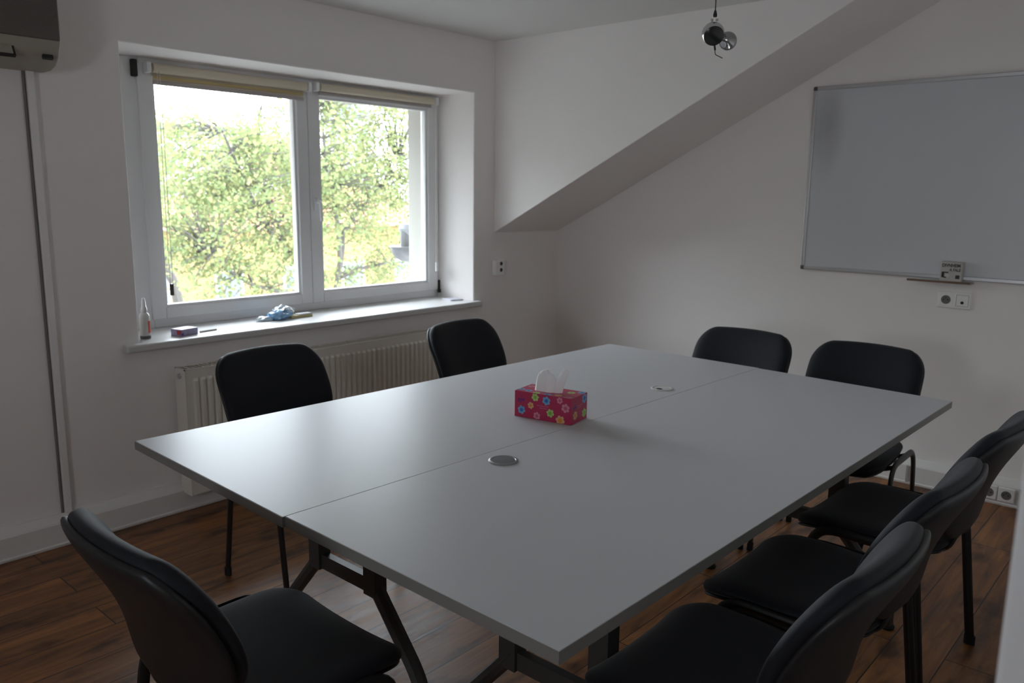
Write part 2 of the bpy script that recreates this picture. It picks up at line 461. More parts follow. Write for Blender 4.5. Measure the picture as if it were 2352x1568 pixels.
bm = B(); tube(bm, [(RX0-.008, -.075, RZ1-.035), (RX0+.002, -.075, RZ1-.035)], .012, seg=14); link('bleed_valve', radl(bm), ALU, rad)
for xx in (RX0+.25, RX1-.25):
    bm = B(); box(bm, xx-.015, xx+.015, -.030, -.001, RZ0+.08, RZ1-.08); link('wall_bracket', radl(bm), CREAMMETAL, rad, smooth=False)
for xx in (RX1-.06, RX1-.11):
    bm = B(); tube(bm, [(xx, -.07, RZ0+.01), (xx, -.07, 0)], .008, seg=10); link('pipe', radl(bm), CREAMMETAL, rad)

# ------------------------------------------------------------------ cable duct + air conditioner
bm = B(); box(bm, -.014, .014, -.022, 0, .128, 1.93)
duct = link('cable_duct', bm, mat('duct_plastic', (.86, .84, .82), .45), bevel=.003)
duct.location = (-3.243, 0, 0)
shade_bm = B(); tube(shade_bm, [(-.020, -.006, .128), (-.020, -.006, 1.885)], .0055, seg=8)  # thin dark tube standing in for the shade along the duct
link('duct_shade_strip', shade_bm, mat('duct_shade_brown', (.20, .175, .16), .6), duct)
tag(duct, 'narrow white cable duct running down the wall from the air conditioner', 'cable duct')

ACW = mat('aged_white_plastic', (.36, .325, .27), .45)
ACD = mat('dark_brown_grille', (.120, .106, .088), .6)
ac = thing('air_conditioner', 'beige wall air conditioner with dark intake grille high on the wall', 'air conditioner', (-3.592, 0, 1.882))
def acprof():
    # (y, z) outline in the thing's frame
    return [(0, .0), (-.085, .0), (-.135, .012), (-.172, .040), (-.196, .085), (-.200, .125), (-.196, .345), (-.17, .36), (0, .36)]
bm = B(); ngon_prism(bm, acprof(), -.42, .403, axis=0)
link('housing', bm, ACW, ac, bevel=.008, seg=3)
bm = B(); box(bm, -.412, .397, -.2055, -.190, .094, .340)
gr = link('intake_grille', bm, ACD, ac, bevel=.003)
bm = B(); z = .100
while z < .335:
    box(bm, -.410, .395, -.2080, -.2050, z, z+.0022); z += .0052
link('grille_slat', bm, mat('grille_slat_brown', (.17, .15, .125), .55), gr, smooth=False)
# outlet flap with its dark gap, display window
Mf = Matrix.Translation((0, -.181, .056)) @ Matrix.Rotation(math.radians(-29), 4, 'X')
bm = B()
box(bm, -.37, .242, -.006, .004, -.030, .030, M=Mf); link('outlet_flap', bm, ACW, ac, bevel=.003)
bm = B()
box(bm, .243, .249, -.004, .012, -.034, .024, M=Mf); box(bm, -.37, .249, -.004, .010, -.036, -.031, M=Mf)
link('flap_gap', bm, DARK, ac, smooth=False)
bm = B(); box(bm, .338, .372, -.004, .009, -.030, -.016, M=Mf); link('display_window', bm, mat('display_black', (.01, .015, .016), .2), ac, smooth=False)

# ------------------------------------------------------------------ sockets
def recessed(bm, cy, cz, r, M):
    """round recess lying on a plate: ring wall + floor, local x right, y up, z out"""
    lathe(bm, [(r+.003, .0), (r+.002, .0022), (r, .0022), (r-.001, -.009), (0, -.009)], M @ Matrix.Translation((cy, cz, 0)), 28)
def socket_unit(parent, M, kind, name='faceplate', size=.072):
    bm = B(); h = size/2
    box(bm, -h, h, -h, h, 0, .009, M=M)
    fp = link(name, bm, SOCKET, parent, bevel=.0035)
    if kind == 'mains':
        bm = B(); lathe(bm, [(.0215, .0095), (.0195, .0115), (.0185, .0095), (.0183, .0098), (0, .0098)], M, 28)
        link('socket_well', bm, mat('socket_well_grey', (.17, .16, .15), .5), fp)
        bm = B()
        for s in (-1, 1): lathe(bm, [(.0032, .0099), (.0032, .0104), (0, .0104)], M @ Matrix.Translation((s*.0095, 0, 0)), 12)
        tube(bm, [M @ Vector((0, .011, .0100)), M @ Vector((0, .011, .0145))], .0024, seg=10)
        link('contact', bm, DARK, fp)
    elif kind == 'aerial':
        bm = B(); lathe(bm, [(.0075, .0092), (.0065, .0112), (.0058, .0098), (0, .0098)], M @ Matrix.Translation((0, -.010, 0)), 20)
        link('aerial_jack', bm, DARK, fp)
        bm = B(); h2 = .027
        frame_pts = [(-h2, -h2), (h2, -h2), (h2, h2), (-h2, h2)]
        for a, b in zip(frame_pts, frame_pts[1:]+frame_pts[:1]):
            tube(bm, [M @ Vector((*a, .0092)), M @ Vector((*b, .0092))], .0006, seg=6)
        link('insert_edge', bm, GREYPLASTIC, fp)
    return fp
# double socket under the whiteboard (on wall x=0, facing -x)
MR = Matrix(((0, 0, -1, 0), (-1, 0, 0, 0), (0, 1, 0, 0), (0, 0, 0, 1)))  # local x -> -y (to the viewer's right), y -> z, z -> -x
ds = thing('wall_socket', 'white double wall plate with mains and aerial sockets below the whiteboard', 'socket', (0, -2.497, .966))
bm = B(); box(bm, -.076, .076, -.041, .041, 0, .012, M=MR); link('frame', bm, SOCKET, ds, bevel=.005, seg=3)
for s, k in ((-1, 'mains'), (1, 'aerial')):
    socket_unit(ds, MR @ Matrix.Translation((s*.0365, 0, .004)), k, size=.066)
# small double socket on the window wall
MF = Matrix(((1, 0, 0, 0), (0, 0, -1, 0), (0, 1, 0, 0), (0, 0, 0, 1)))   # local z -> -y
ws = thing('wall_socket', 'small white twin socket on the wall beside the window, under the sloping ceiling', 'socket', (-.622, 0, .990))
bm = B(); box(bm, -.042, .042, -.047, .047, 0, .034, M=MF); link('housing', bm, SOCKET, ws, bevel=.006, seg=3)
bm = B()
for z in (-.014, .026): lathe(bm, [(.0125, .0342), (.0115, .0355), (.0105, .0345), (0, .0345)], MF @ Matrix.Translation((.010, z, 0)), 20)
link('socket_hole', bm, mat('socket_hole_brown', (.045, .038, .03), .6), ws)
# two mains sockets let into the skirting trunking
for i, (y, lb) in enumerate(((-2.752, 'white mains socket in the skirting, the one farther from the door frame'), (-2.826, 'white mains socket in the skirting, the one beside the trunking joint'))):
    t = thing('skirting_socket', lb, 'socket', (-.050, y, .057), group=None)
    socket_unit(t, MR, 'mains', size=.070)
bm = B(); box(bm, -.058, -.049, -2.892, -2.876, .004, .101); box(bm, -.056, -.049, -2.384, -2.372, .012, .100)
jc = link('trunking_joint', bm, mat('trunking_joint_grey', (.42, .40, .38), .5), smooth=False); struct(jc); jc.name = 'trim_4'

# ------------------------------------------------------------------ whiteboard
BY0, BY1, BZ0, BZ1 = -1.7195, -3.22, 1.0662, 2.0288
wb = thing('whiteboard', 'large whiteboard with aluminium frame and wiped ink smudge on the wall', 'whiteboard', (0, 0, 0))
bm = B(); box(bm, -.016, -.002, BY1+.012, BY0-.012, BZ0+.012, BZ1-.012); link('writing_surface', bm, board_mat(), wb, smooth=False)
bm = B()
for z in (BZ0, BZ1-.020): box(bm, -.022, -.0, BY1+.02, BY0-.02, z, z+.020)
for y in (BY1, BY0-.020): box(bm, -.022, -.0, y, y+.020, BZ0+.02, BZ1-.02)
link('frame', bm, ALU, wb, smooth=False, bevel=.003)
for z in (BZ0, BZ1-.022):
    for y in (BY1, BY0-.022):
        bm = B(); box(bm, -.0235, -.0, y, y+.022, z, z+.022); link('corner_cap', bm, GREYPLASTIC, wb, bevel=.006, seg=3)
TY0, TY1 = -2.29, -2.575
bm = B()
# tray: prism along y of an x,z outline
pts = [(-.0, 1.052), (-.078, 1.052), (-.084, 1.062), (-.081, 1.063), (-.076, 1.056), (-.0, 1.056)]
a = [bm.verts.new((p[0], TY1, p[1])) for p in pts]; b_ = [bm.verts.new((p[0], TY0, p[1])) for p in pts]
bm.faces.new(a); bm.faces.new(b_[::-1])
for i in range(len(pts)): bm.faces.new((a[i], b_[i], b_[(i+1) % len(pts)], a[(i+1) % len(pts)]))
link('pen_tray', bm, ALU, wb, smooth=False)

# small printed box standing on the pen tray
def text_mesh(bm, s, height, M, mi):
    cu = bpy.data.curves.new('t', 'FONT'); cu.body = s; cu.size = 1; cu.align_x = 'LEFT'; cu.offset = .035
    o = bpy.data.objects.new('t', cu); COL.objects.link(o)
    dg = bpy.context.evaluated_depsgraph_get(); me = bpy.data.meshes.new_from_object(o.evaluated_get(dg))
    xs = [v.co.x for v in me.vertices]; ys = [v.co.y for v in me.vertices]
    w = max(xs)-min(xs); h = max(ys)-min(ys)
    n0 = len(bm.verts); nf = len(bm.faces)
    bm.from_mesh(me); bm.verts.ensure_lookup_table(); bm.faces.ensure_lookup_table()
    for v in bm.verts[n0:]:
        v.co = M @ Vector(((v.co.x-min(xs))/w*height[0], (v.co.y-min(ys))/h*height[1], 0))
    for f in bm.faces[nf:]: f.material_index = mi
    bpy.data.objects.remove(o); bpy.data.curves.remove(cu); bpy.data.meshes.remove(me)
LBL = mat('printed_card', (.50, .47, .43), .6); INK = mat('black_ink', (.03, .03, .027), .6); PALE = mat('pale_print', (.62, .58, .55), .6)
eb = thing('printed_box', 'small card box with black lettering standing on the whiteboard tray', 'box', (-.0425, -2.482, 1.0565), rz=0)
bm = B(); box(bm, -.021, .018, -.047, .047, .0, .098); 
cb = link('carton', bm, LBL, eb, smooth=False, bevel=.001)
bm = B()
def fx(y, z): return Matrix.Translation((-.0214, -y, z)) @ MR.to_3x3().to_4x4()
text_mesh(bm, 'DIVNHEIM', (.080, .0165), fx(-.041, .073), 0)
text_mesh(bm, 'A FALE', (.050, .0145), fx(-.008, .053), 0)
Mq = fx(-.041, .0)
for (x0, x1, z0, z1, k) in ((0, .030, .044, .050, 0), (0, .012, .022, .044, 0), (.010, .022, .020, .026, 0), (.016, .032, .026, .040, 1), (.062, .080, .018, .036, 0)):
    box(bm, x0, x1, z0, z1, -.0002, .0004, mi=k, M=Mq)
link('print', bm, [INK, PALE], cb, smooth=False, recalc=False)

# ------------------------------------------------------------------ conference desks
TT = .74
def desk(label, c, grommet, holes, trestles, name='conference_desk'):
    """c: four corners (window-side front, camera-side front, camera-side rear, window-side rear) of the top"""
    cx = sum(p[0] for p in c)/4; cy = sum(p[1] for p in c)/4
    t = thing(name, label, 'table', (cx, cy, 0))
    L2 = [(p[0]-cx, p[1]-cy) for p in c]
    bm = B(); ngon_prism(bm, L2, TT-.0245, TT)
    top = link('desktop', bm, [LAMIN], t, smooth=False, bevel=.0012)
    # edge band: thin ribbon around the board
    bm = B(); n = 4
    ctr = Vector((0, 0, 0))
    out = []
    for i in range(4):
        p = Vector((*L2[i], 0)); out.append(p + (p.normalized()*.0012))
    for i in range(4):
        a, b = out[i], out[(i+1) % 4]; ai, bi = Vector((*L2[i], 0)), Vector((*L2[(i+1) % 4], 0))
        q = [a, b, bi, ai]
        lo = [bm.verts.new((v.x, v.y, TT-.0248)) for v in q]; hi = [bm.verts.new((v.x, v.y, TT-.0012)) for v in q]
        bm.faces.new(lo[::-1]); bm.faces.new(hi)
        for k in range(4): bm.faces.new((lo[k], lo[(k+1) % 4], hi[(k+1) % 4], hi[k]))
    link('edge_band', bm, EDGE, top, smooth=False)
    # cable grommet
    gx, gy, style, rz = grommet
    G = Matrix.Translation((gx-cx, gy-cy, TT)) @ Matrix.Rotation(rz, 4, 'Z')
    bm = B(); lathe(bm, [(.041, -.001), (.041, .0022), (.038, .004), (.034, .004), (.032, .0025), (0, .0025)], G, 36)
    g = link('cable_grommet', bm, mat('grommet_grey', (.24, .25, .25), .35) if style == 'dark' else mat('grommet_white', (.60, .60, .585), .35), t)
    bm = B()
    if style == 'dark':
        lathe(bm, [(.032, .0026), (.0315, .0034), (0, .0034)], G, 36); link('lid', bm, mat('grommet_lid', (.075, .08, .085), .4), g)
    else:
        lathe(bm, [(.011, .0028), (.0105, .0042), (0, .0042)], G @ Matrix.Translation((-.022, .004, 0)), 20); link('cable_hole', bm, mat('grommet_hole', (.03, .025, .015), .6), g)
    # trestles
    for tx, ty, dirx in trestles:
        o = Vector((tx-cx, ty-cy, 0)); bm = B()
        def P(u, z, w=0): return o + Vector((w, u, z))
        for s in (-1, 1):
            # post
            box(bm, -.022, .022, -.026, .026, .30, TT-.0255, M=Matrix.Translation(P(s*.135, 0)))
            # splayed leg and foot
            pts = [P(s*.125, .345), P(s*.16, .300), P(s*.305, .135), P(s*.335, .085), P(s*.337, .012)]
            tube(bm, fillet(pts, .03, 4), .024, .020, seg=8, up=(1, 0, 0))
        # beam
        box(bm, -.012, .012, -.15, .15, .302, .348, M=Matrix.Translation(P(0, 0)))
        box(bm, -.03, .03, -.19, .19, TT-.030, TT-.0250, M=Matrix.Translation(P(0, 0)))
        tr = link('trestle', bm, FRAMEGREY, t, bevel=.004)
        for s in (-1, 1):
            bm = B(); lathe(bm, [(0, 0), (.024, 0), (.026, .006), (.020, .016), (0, .016)], Matrix.Translation(P(s*.337, 0)), 18)
            link('foot', bm, RUBBER, tr)
    # rail joining the trestles
    xa = trestles[0][0]-cx; xb = trestles[1][0]-cx; yy = trestles[0][1]-cy; yb2 = trestles[1][1]-cy
    bm = B(); tube(bm, [(xa, yy, TT-.055), (xb, yb2, TT-.055)], .028, .018, seg=4, up=(0, 0, 1))
    link('rail', bm, FRAMEGREY, t, smooth=False)
    return t
T1 = (-3.455, -1.212); S1 = (-3.477, -1.998); T4 = (-1.190, -1.279); S2a = (-1.203, -2.054)
S1b = (-3.4705, -1.9990); S2b = (-1.2105, -2.0549); T2 = (-3.480, -2.782); T3 = (-1.247, -2.809)
desk('grey white conference desk on the window side, its edge slightly recessed at the joint', [T1, S1, S2a, T4], (-1.822, -1.958, 'white', .3), None, [(-3.03, -1.62, 1), (-1.62, -1.64, -1)])
desk('grey white conference desk on the door side, with three chairs tucked under', [S1b, T2, T3, S2b], (-2.853, -2.093, 'dark', 0.), None, [(-3.03, -2.425, 1), (-1.62, -2.43, -1)])

# ------------------------------------------------------------------ chairs
def make_chair():
    t = thing('stacking_chair', '', 'chair')
    # seat pad: local +y is the front
    def seat_mid(s, t_):
        W = .235 - .012*(t_ < 0)*abs(t_); D = .215; r = .085
        y = t_*D
        dz = max(0., abs(y)-(D-r)); hw = W - r + math.sqrt(max(0, r*r-dz*dz))
        hw -= .020*max(0, -t_)
        x = s*hw
        z = .462 - .030*max(0, (y-.10)/.115)**2 + .010*abs(s)**2.5 - .008*math.cos(s*1.5)*math.cos(t_*1.4)
        return Vector((x, y+.025, z)), Vector((0, 0, 1))
    bm = B(); pillow(bm, 18, 18, seat_mid, lambda s, t_: .024, 7)
    link('seat', bm, FABRIC, t, sub=1)
    def shell_mid(s, t_):
        p, n = seat_mid(s*.97, t_*.97); p.z -= .020; return p, n
    bm = B(); pillow(bm, 12, 12, shell_mid, lambda s, t_: .010, 9); link('seat_pan', bm, SHELL, t, sub=1)
    # backrest
    ZB, ZT = .490, .828
    def back_mid(s, t_, off=0.):
        hz = (ZT-ZB)/2; z = (ZB+ZT)/2 + t_*hz; r = .085 if t_ > 0 else .12
        W = .234 - .028*max(0, -t_)**1.8
        dz = max(0., abs(t_)*hz-(hz-r)); hw = W - r + math.sqrt(max(0, r*r-dz*dz))
        x = s*hw
        k = (z-ZB)/(ZT-ZB)
        y = -.185 - .125*k + .042*(x/.24)**2 + .022*math.sin((k-.05)*PI*1.25)
        z += .012*(1-(x/.24)**2)*(t_ > 0)*t_
        n = Vector((-.35*x/.24, 1, .42)).normalized()
        return Vector((x, y, z)) + n*off, n
    bm = B(); pillow(bm, 18, 16, lambda s, t_: back_mid(s, t_, .006), lambda s, t_: .027, 9); link('backrest', bm, FABRIC, t, sub=1)
    bm = B(); pillow(bm, 14, 14, lambda s, t_: back_mid(s*.982, t_*.982-.004, -.016), lambda s, t_: .018, 8); link('back_shell', bm, SHELL, t, sub=1)
    # side frames: inverted U of flat oval tube; built as two legs with half the rail each
    for sx in (-1, 1):
        xt, xf = sx*.247, sx*.256
        for fy, ty, nm in ((.215, .150, 'leg'), (-.195, -.140, 'leg')):
            pts = fillet([(xf, fy, .014), (xt, ty, .462), (xt, .005, .462)], .075, 6)
            bm = B(); tube(bm, pts, .0085, .0145, seg=12, up=(1, 0, 0))
            lg = link('leg', bm, STEEL, t)
            bm = B(); tube(bm, [(xf, fy, 0), (xf-sx*.0008, fy, .030)], .0115, .0175, seg=12, up=(1, 0, 0)); link('foot_cap', bm, RUBBER, lg)
    for y in (.115, -.10):
        bm = B(); tube(bm, fillet([(-.247, y, .452), (-.19, y, .428), (.19, y, .428), (.247, y, .452)], .03, 3), .0085, .012, seg=10); link('stretcher', bm, STEEL, t)
    for sx in (-1, 1):
        bm = B(); pts = fillet([(sx*.085, .02, .432), (sx*.085, -.180, .430), (sx*.085, -.205, .50), (sx*.085, -.222, .61)], .055, 6)
        tube(bm, pts, .0065, .016, seg=10, up=(0, 0, 1)); link('back_support', bm, STEEL, t)
    return t
CH = [  # x, y, facing angle (rotation of local +y from world +y), label
    (-3.565, -2.04, -90, 'black padded chair at the short table end by the skirting, back turned to the viewer'),
    (-2.70, -.965, 180, 'black padded chair in front of the radiator, covering its left part'),
    (-1.66, -1.010, 183, 'black padded chair in front of the radiator, nearest the room corner'),
    (-1.165, -1.845, 91, 'black padded chair at the whiteboard table end, the one nearer the room corner'),
    (-1.14, -2.392, 91, 'black padded chair at the whiteboard table end, directly below the wall socket'),
    (-2.945, -2.815, 0, 'black padded chair on the door side, closest to the viewer of three in a row'),
    (-2.405, -2.80, -1, 'black padded chair on the door side, middle of three in a row'),
    (-1.79, -2.80, -2, 'black padded chair on the door side, last of three toward the whiteboard wall'),
]
proto = make_chair()
for i, (x, y, a, lb) in enumerate(CH):
    c = proto if i == 0 else copy_tree(proto)
    c.location = (x, y, 0); c.rotation_euler = (0, 0, math.radians(a))
    c['label'] = lb; c['group'] = 'black stacking chairs around the table'

# ------------------------------------------------------------------ tissue box
PINK = mat('pink_card', (.43, .020, .085), .35)
FLC = {'blue': (mat('petal_blue', (.16, .38, .62), .4), mat('heart_blue', (.03, .16, .45), .4)),
       'green': (mat('petal_green', (.42, .58, .20), .4), mat('heart_green', (.24, .48, .04), .4)),
       'orange': (mat('petal_orange', (.68, .40, .20), .4), mat('heart_orange', (.72, .24, .02), .4)),
       'pinkish': (mat('petal_rose', (.62, .25, .33), .4), mat('heart_rose', (.52, .09, .17), .4))}
BLUEINK = mat('violet_blue_ink', (.09, .02, .22), .4); PALEINK = mat('pale_pink_ink', (.62, .16, .27), .4)
tb = thing('tissue_box', 'pink flower-patterned tissue box standing on the table', 'tissue box', (-2.455, -2.017, TT+.0004), rz=math.radians(10.0))
BL, BW, BH = .207, .108, .085   # local +y along the length, +x across
fl_m = [PINK]; idx = {}
for k, (p, h) in FLC.items():
    idx[k] = (len(fl_m), len(fl_m)+1); fl_m += [p, h]
fl_m += [BLUEINK, PALEINK]; IB = len(fl_m)-2; IP = len(fl_m)-1
bm = B(); box(bm, 0, BW, 0, BL, 0, BH)
def disc(bm, M, x, y, r, z, mi, n=14, clip=None):
    vs = []
    for j in range(n):
        px, py = x+r*math.cos(2*PI*j/n), y+r*math.sin(2*PI*j/n)
        if clip: px = min(max(px, clip[0]), clip[1]); py = min(max(py, clip[2]), clip[3])
        vs.append(bm.verts.new(M @ Vector((px, py, z))))
    f = bm.faces.new(vs); f.material_index = mi
def flower(bm, M, x, y, r, col, clip, a0=0.):
    for j in range(6):
        a = a0+2*PI*j/6
        disc(bm, M, x+math.cos(a)*r*.66, y+math.sin(a)*r*.66, r*.34, .0003+.00002*j, idx[col][0], clip=clip)
    disc(bm, M, x, y, r*.42, .0006, idx[col][1], clip=clip)
# faces: long front (local x=0, facing -x), u runs from far end to near end ; short side (local y=0 facing -y); top
ML = Matrix.Translation((0, BL, 0)) @ Matrix(((0, 0, -1, 0), (-1, 0, 0, 0), (0, 1, 0, 0), (0, 0, 0, 1)))
MS = Matrix(((1, 0, 0, 0), (0, 0, -1, 0), (0, 1, 0, 0), (0, 0, 0, 1)))
MT = Matrix.Translation((0, BL, BH)) @ Matrix(((0, 1, 0, 0), (-1, 0, 0, 0), (0, 0, 1, 0), (0, 0, 0, 1)))
cl = (.001, BL-.001, .001, BH-.001)
for u, v, r, c in ((.026, .024, .0145, 'blue'), (.060, .043, .0115, 'orange'), (.076, .072, .0135, 'green'), (.117, .066, .0150, 'blue'),
                   (.132, .028, .0140, 'green'), (.083, .012, .0130, 'pinkish'), (.168, .010, .0165, 'orange'), (.186, .052, .0150, 'pinkish'), (.165, .074, .011, 'pinkish')):
    flower(bm, ML, u, v, r, c, cl, u*30)
cs = (.001, BW-.001, .001, BH-.001)
for u, v, r, c in ((.088, .070, .0165, 'blue'), (.026, .026, .0145, 'orange'), (.088, .022, .0150, 'green')): flower(bm, MS, u, v, r, c, cs, u*30)
ct = (.001, BL-.001, .001, BW-.001)
for u, v, r, c in ((.040, .020, .013, 'blue'), (.020, .075, .013, 'pinkish'), (.012, .025, .012, 'blue'), (.076, .006, .0135, 'green'), (.117, .004, .015, 'blue'), (.150, .018, .0125, 'orange'),
                   (.168, .072, .014, 'green'), (.190, .010, .013, 'pinkish'), (.197, .092, .016, 'blue'), (.06, .092, .012, 'orange')): flower(bm, MT, u, v, r, c, ct, u*40)
def stroke(bm, M, pts, w, mi, z=.0005):
    for a, b in zip(pts[:-1], pts[1:]):
        a = Vector(a); b = Vector(b); d = (b-a).normalized(); n = Vector((-d.y, d.x))*w
        f = bm.faces.new([bm.verts.new(M @ Vector((*q, z))) for q in (a-n, b-n, b+n, a+n)]); f.material_index = mi
# swash-like violet logo, thin pale print lines
for M, u0, v0, k in ((ML, .012, .050, 1.), (MS, .010, .046, .9)):
    stroke(bm, M, [(u0, v0), (u0+.004*k, v0+.011*k), (u0+.010*k, v0+.004*k), (u0+.014*k, v0+.012*k), (u0+.019*k, v0+.006*k), (u0+.024*k, v0+.014*k)], .0016, IB)
    stroke(bm, M, [(u0+.001, v0-.001), (u0+.012*k, v0+.001), (u0+.026*k, v0+.009*k)], .0011, IB)
    stroke(bm, M, [(u0+.014*k, v0+.016*k), (u0+.016*k, v0+.020*k)], .0013, IB)
for u0, u1, v in ((.082, .126, .047), (.092, .120, .040)): stroke(bm, ML, [(u0, v), (u1, v)], .0009, IP)
for u0, u1, v in ((.036, .074, .054), (.042, .068, .047)): stroke(bm, MS, [(u0, v), (u1, v)], .0009, IP)
link('carton', bm, fl_m, tb, smooth=False, recalc=False)
# the tissue: a folded lobe and an upright blade rising from the slot
TISS = mat('white_tissue', (.90, .875, .885), .9, spec=.1)
bm = B()
def dome(cx, cy, U, V, h, ph, seg=56, nz=14):
    rings = []
    for i in range(nz):
        q = i/nz; a = q*PI/2
        uu = U*(math.cos(a)**.45)*(1.0-.20*q); vv = V*(1-.80*q**1.2)
        z = h*math.sin(a)**1.1; ring = []
        for j in range(seg):
            b = 2*PI*j/seg; u = math.copysign(abs(math.cos(b))**.8, math.cos(b))*uu; v = math.sin(b)*vv
            fold = .0050*math.sin(u*155+ph) + .0028*math.sin(u*330+ph*2)
            v += fold*(.35+.9*q)*(1 if math.sin(b) > 0 else .7)
            ring.append(bm.verts.new((cx+v, cy+u, BH-.001+z+.003*math.sin(u*120+ph)*q)))
        rings.append(ring)
    for i in range(nz-1):
        for j in range(seg): bm.faces.new((rings[i][j], rings[i][(j+1) % seg], rings[i+1][(j+1) % seg], rings[i+1][j]))
    bm.faces.new(rings[-1])
dome(.054, .121, .041, .022, .066, .8)
# the upright blade
rings = []
for i in range(11):
    q = i/10; ring = []
    hw = .021*(1-q)+.0115*q; hv = .010*(1-q)+.0022*q
    for j in range(24):
        b = 2*PI*j/24; u = math.cos(b)*hw; v = math.sin(b)*hv*(1+.3*math.sin(3*b))
        ring.append(bm.verts.new((.052+v+.010*q, .083+u-.022*q-.010*q*q, BH-.001+.078*q+u*.25*q)))
    rings.append(ring)
for i in range(10):
    for j in range(24): bm.faces.new((rings[i][j], rings[i][(j+1) % 24], rings[i+1][(j+1) % 24], rings[i+1][j]))
bm.faces.new(rings[-1])
link('tissue', bm, TISS, tb, sub=1)

# ------------------------------------------------------------------ things on the window sill
SZ = WZ0
bt = thing('spray_bottle', 'white bottle with an orange stripe at the end of the window sill', 'bottle', (-2.838, .070, SZ))
bm = B(); lathe(bm, [(0, 0), (.020, 0), (.0225, .004), (.0225, .100), (.019, .112), (.012, .118), (.012, .124)], None, 24); link('bottle_body', bm, mat('white_bottle', (.62, .60, .58), .35), bt)
bm = B(); lathe(bm, [(.0135, .122), (.0135, .136), (.0105, .142), (.0075, .180), (.004, .184), (0, .184)], None, 20); link('cap', bm, mat('translucent_cap', (.66, .65, .64), .3), bt)
bm = B()
n = 8; z0, z1 = .028, .082
a0, a1 = math.radians(-78), math.radians(-28)
lo = [bm.verts.new((.0228*math.cos(a0+(a1-a0)*j/n), .0228*math.sin(a0+(a1-a0)*j/n), z0)) for j in range(n+1)]
hi = [bm.verts.new((v.co.x, v.co.y, z1)) for v in lo]
for j in range(n): bm.faces.new((lo[j], lo[j+1], hi[j+1], hi[j]))
link('orange_label', bm, mat('orange_label', (.62, .10, .03), .5), bt)
bm = B(); lathe(bm, [(0, .0), (.0226, .003), (.0228, .012), (.0226, .016)], None, 24); link('grey_base_band', bm, mat('dark_print', (.10, .10, .10), .5), bt)

cbx = thing('card_box', 'small violet and white printed box lying on the sill near the bottle', 'box', (-2.662, .055, SZ), rz=math.radians(14))
bm = B(); box(bm, -.046, .046, -.030, .040, 0, .030); ck = link('carton', bm, mat('violet_print', (.30, .27, .42), .5, var=.4, vscale=60), cbx, smooth=False, bevel=.0015)
bm = B(); box(bm, -.0455, .0455, -.0295, .0395, .0298, .0306); link('white_lid', bm, mat('white_print', (.60, .55, .58), .5, var=.2, vscale=50), ck, smooth=False)
bm = B(); box(bm, -.047, -.0455, -.028, .0, .006, .026); box(bm, -.046, -.036, -.0312, -.0298, .004, .014, 1)
link('red_mark', bm, [mat('red_print', (.40, .04, .05), .5), mat('deep_blue_print', (.05, .06, .35), .5)], ck, smooth=False)

bm = B(); tube(bm, [(-.045, 0, .004), (.045, .012, .004)], .004, seg=8)
st = link('chalk_stick', bm, mat('pale_stick', (.55, .51, .45), .7)); st.location = (-2.545, .060, SZ); tag(st, 'thin pale stick lying on the sill just behind the violet box', 'stick')

def crumple(bm, sx, sy, sz, seed, M=None):
    rr = random.Random(seed)
    r = bmesh.ops.create_icosphere(bm, subdivisions=3, radius=1)
    fr = [(Vector((rr.uniform(-1, 1), rr.uniform(-1, 1), rr.uniform(-1, 1))).normalized()*rr.uniform(2.5, 7), rr.uniform(0, 6)) for _ in range(7)]
    for v in r['verts']:
        d = 1 + sum(.09*math.sin(f.dot(v.co)*1.6+p) for f, p in fr)
        v.co = Vector((v.co.x*sx*d, v.co.y*sy*d, max(-.0, v.co.z*sz*d + sz*.75)))
        if M is not None: v.co = M @ v.co
bag = thing('plastic_bag', 'crumpled blue and white plastic bag on the middle of the sill', 'bag', (-2.110, .150, SZ))
bm = B(); crumple(bm, .062, .040, .030, 3); link('bag_body', bm, mat('blue_film', (.20, .36, .55), .25, var=.5, vscale=40), bag, smooth=False)
bm = B(); crumple(bm, .050, .036, .026, 5, Matrix.Translation((.045, .035, .018))); crumple(bm, .050, .022, .013, 9, Matrix.Translation((-.075, .01, 0)))
link('white_folds', bm, mat('white_film', (.62, .68, .72), .25, var=.2, vscale=40), bag, smooth=False)

er = thing('board_eraser', 'flat yellowish bar lying on the sill beside the plastic bag', 'eraser', (-1.985, .150, SZ), rz=math.radians(2))
bm = B(); box(bm, -.066, .066, -.022, .022, 0, .013); link('pad', bm, mat('yellow_felt', (.52, .46, .25), .8), er, bevel=.002)
bm = B(); box(bm, -.015, .064, -.020, .020, .0132, .020); link('grip', bm, mat('white_grip', (.62, .61, .62), .4), er, bevel=.003)

cd = boxbm(-.046, .046, -.05, .05, 0, .008)
c_ = link('note_pad', cd, mat('lilac_paper', (.60, .59, .66), .6), smooth=False, bevel=.001); c_.location = (-.895, .115, SZ); c_.rotation_euler = (0, 0, math.radians(-12))
tag(c_, 'thin pale note pad lying at the sill end beside the reveal', 'note pad')

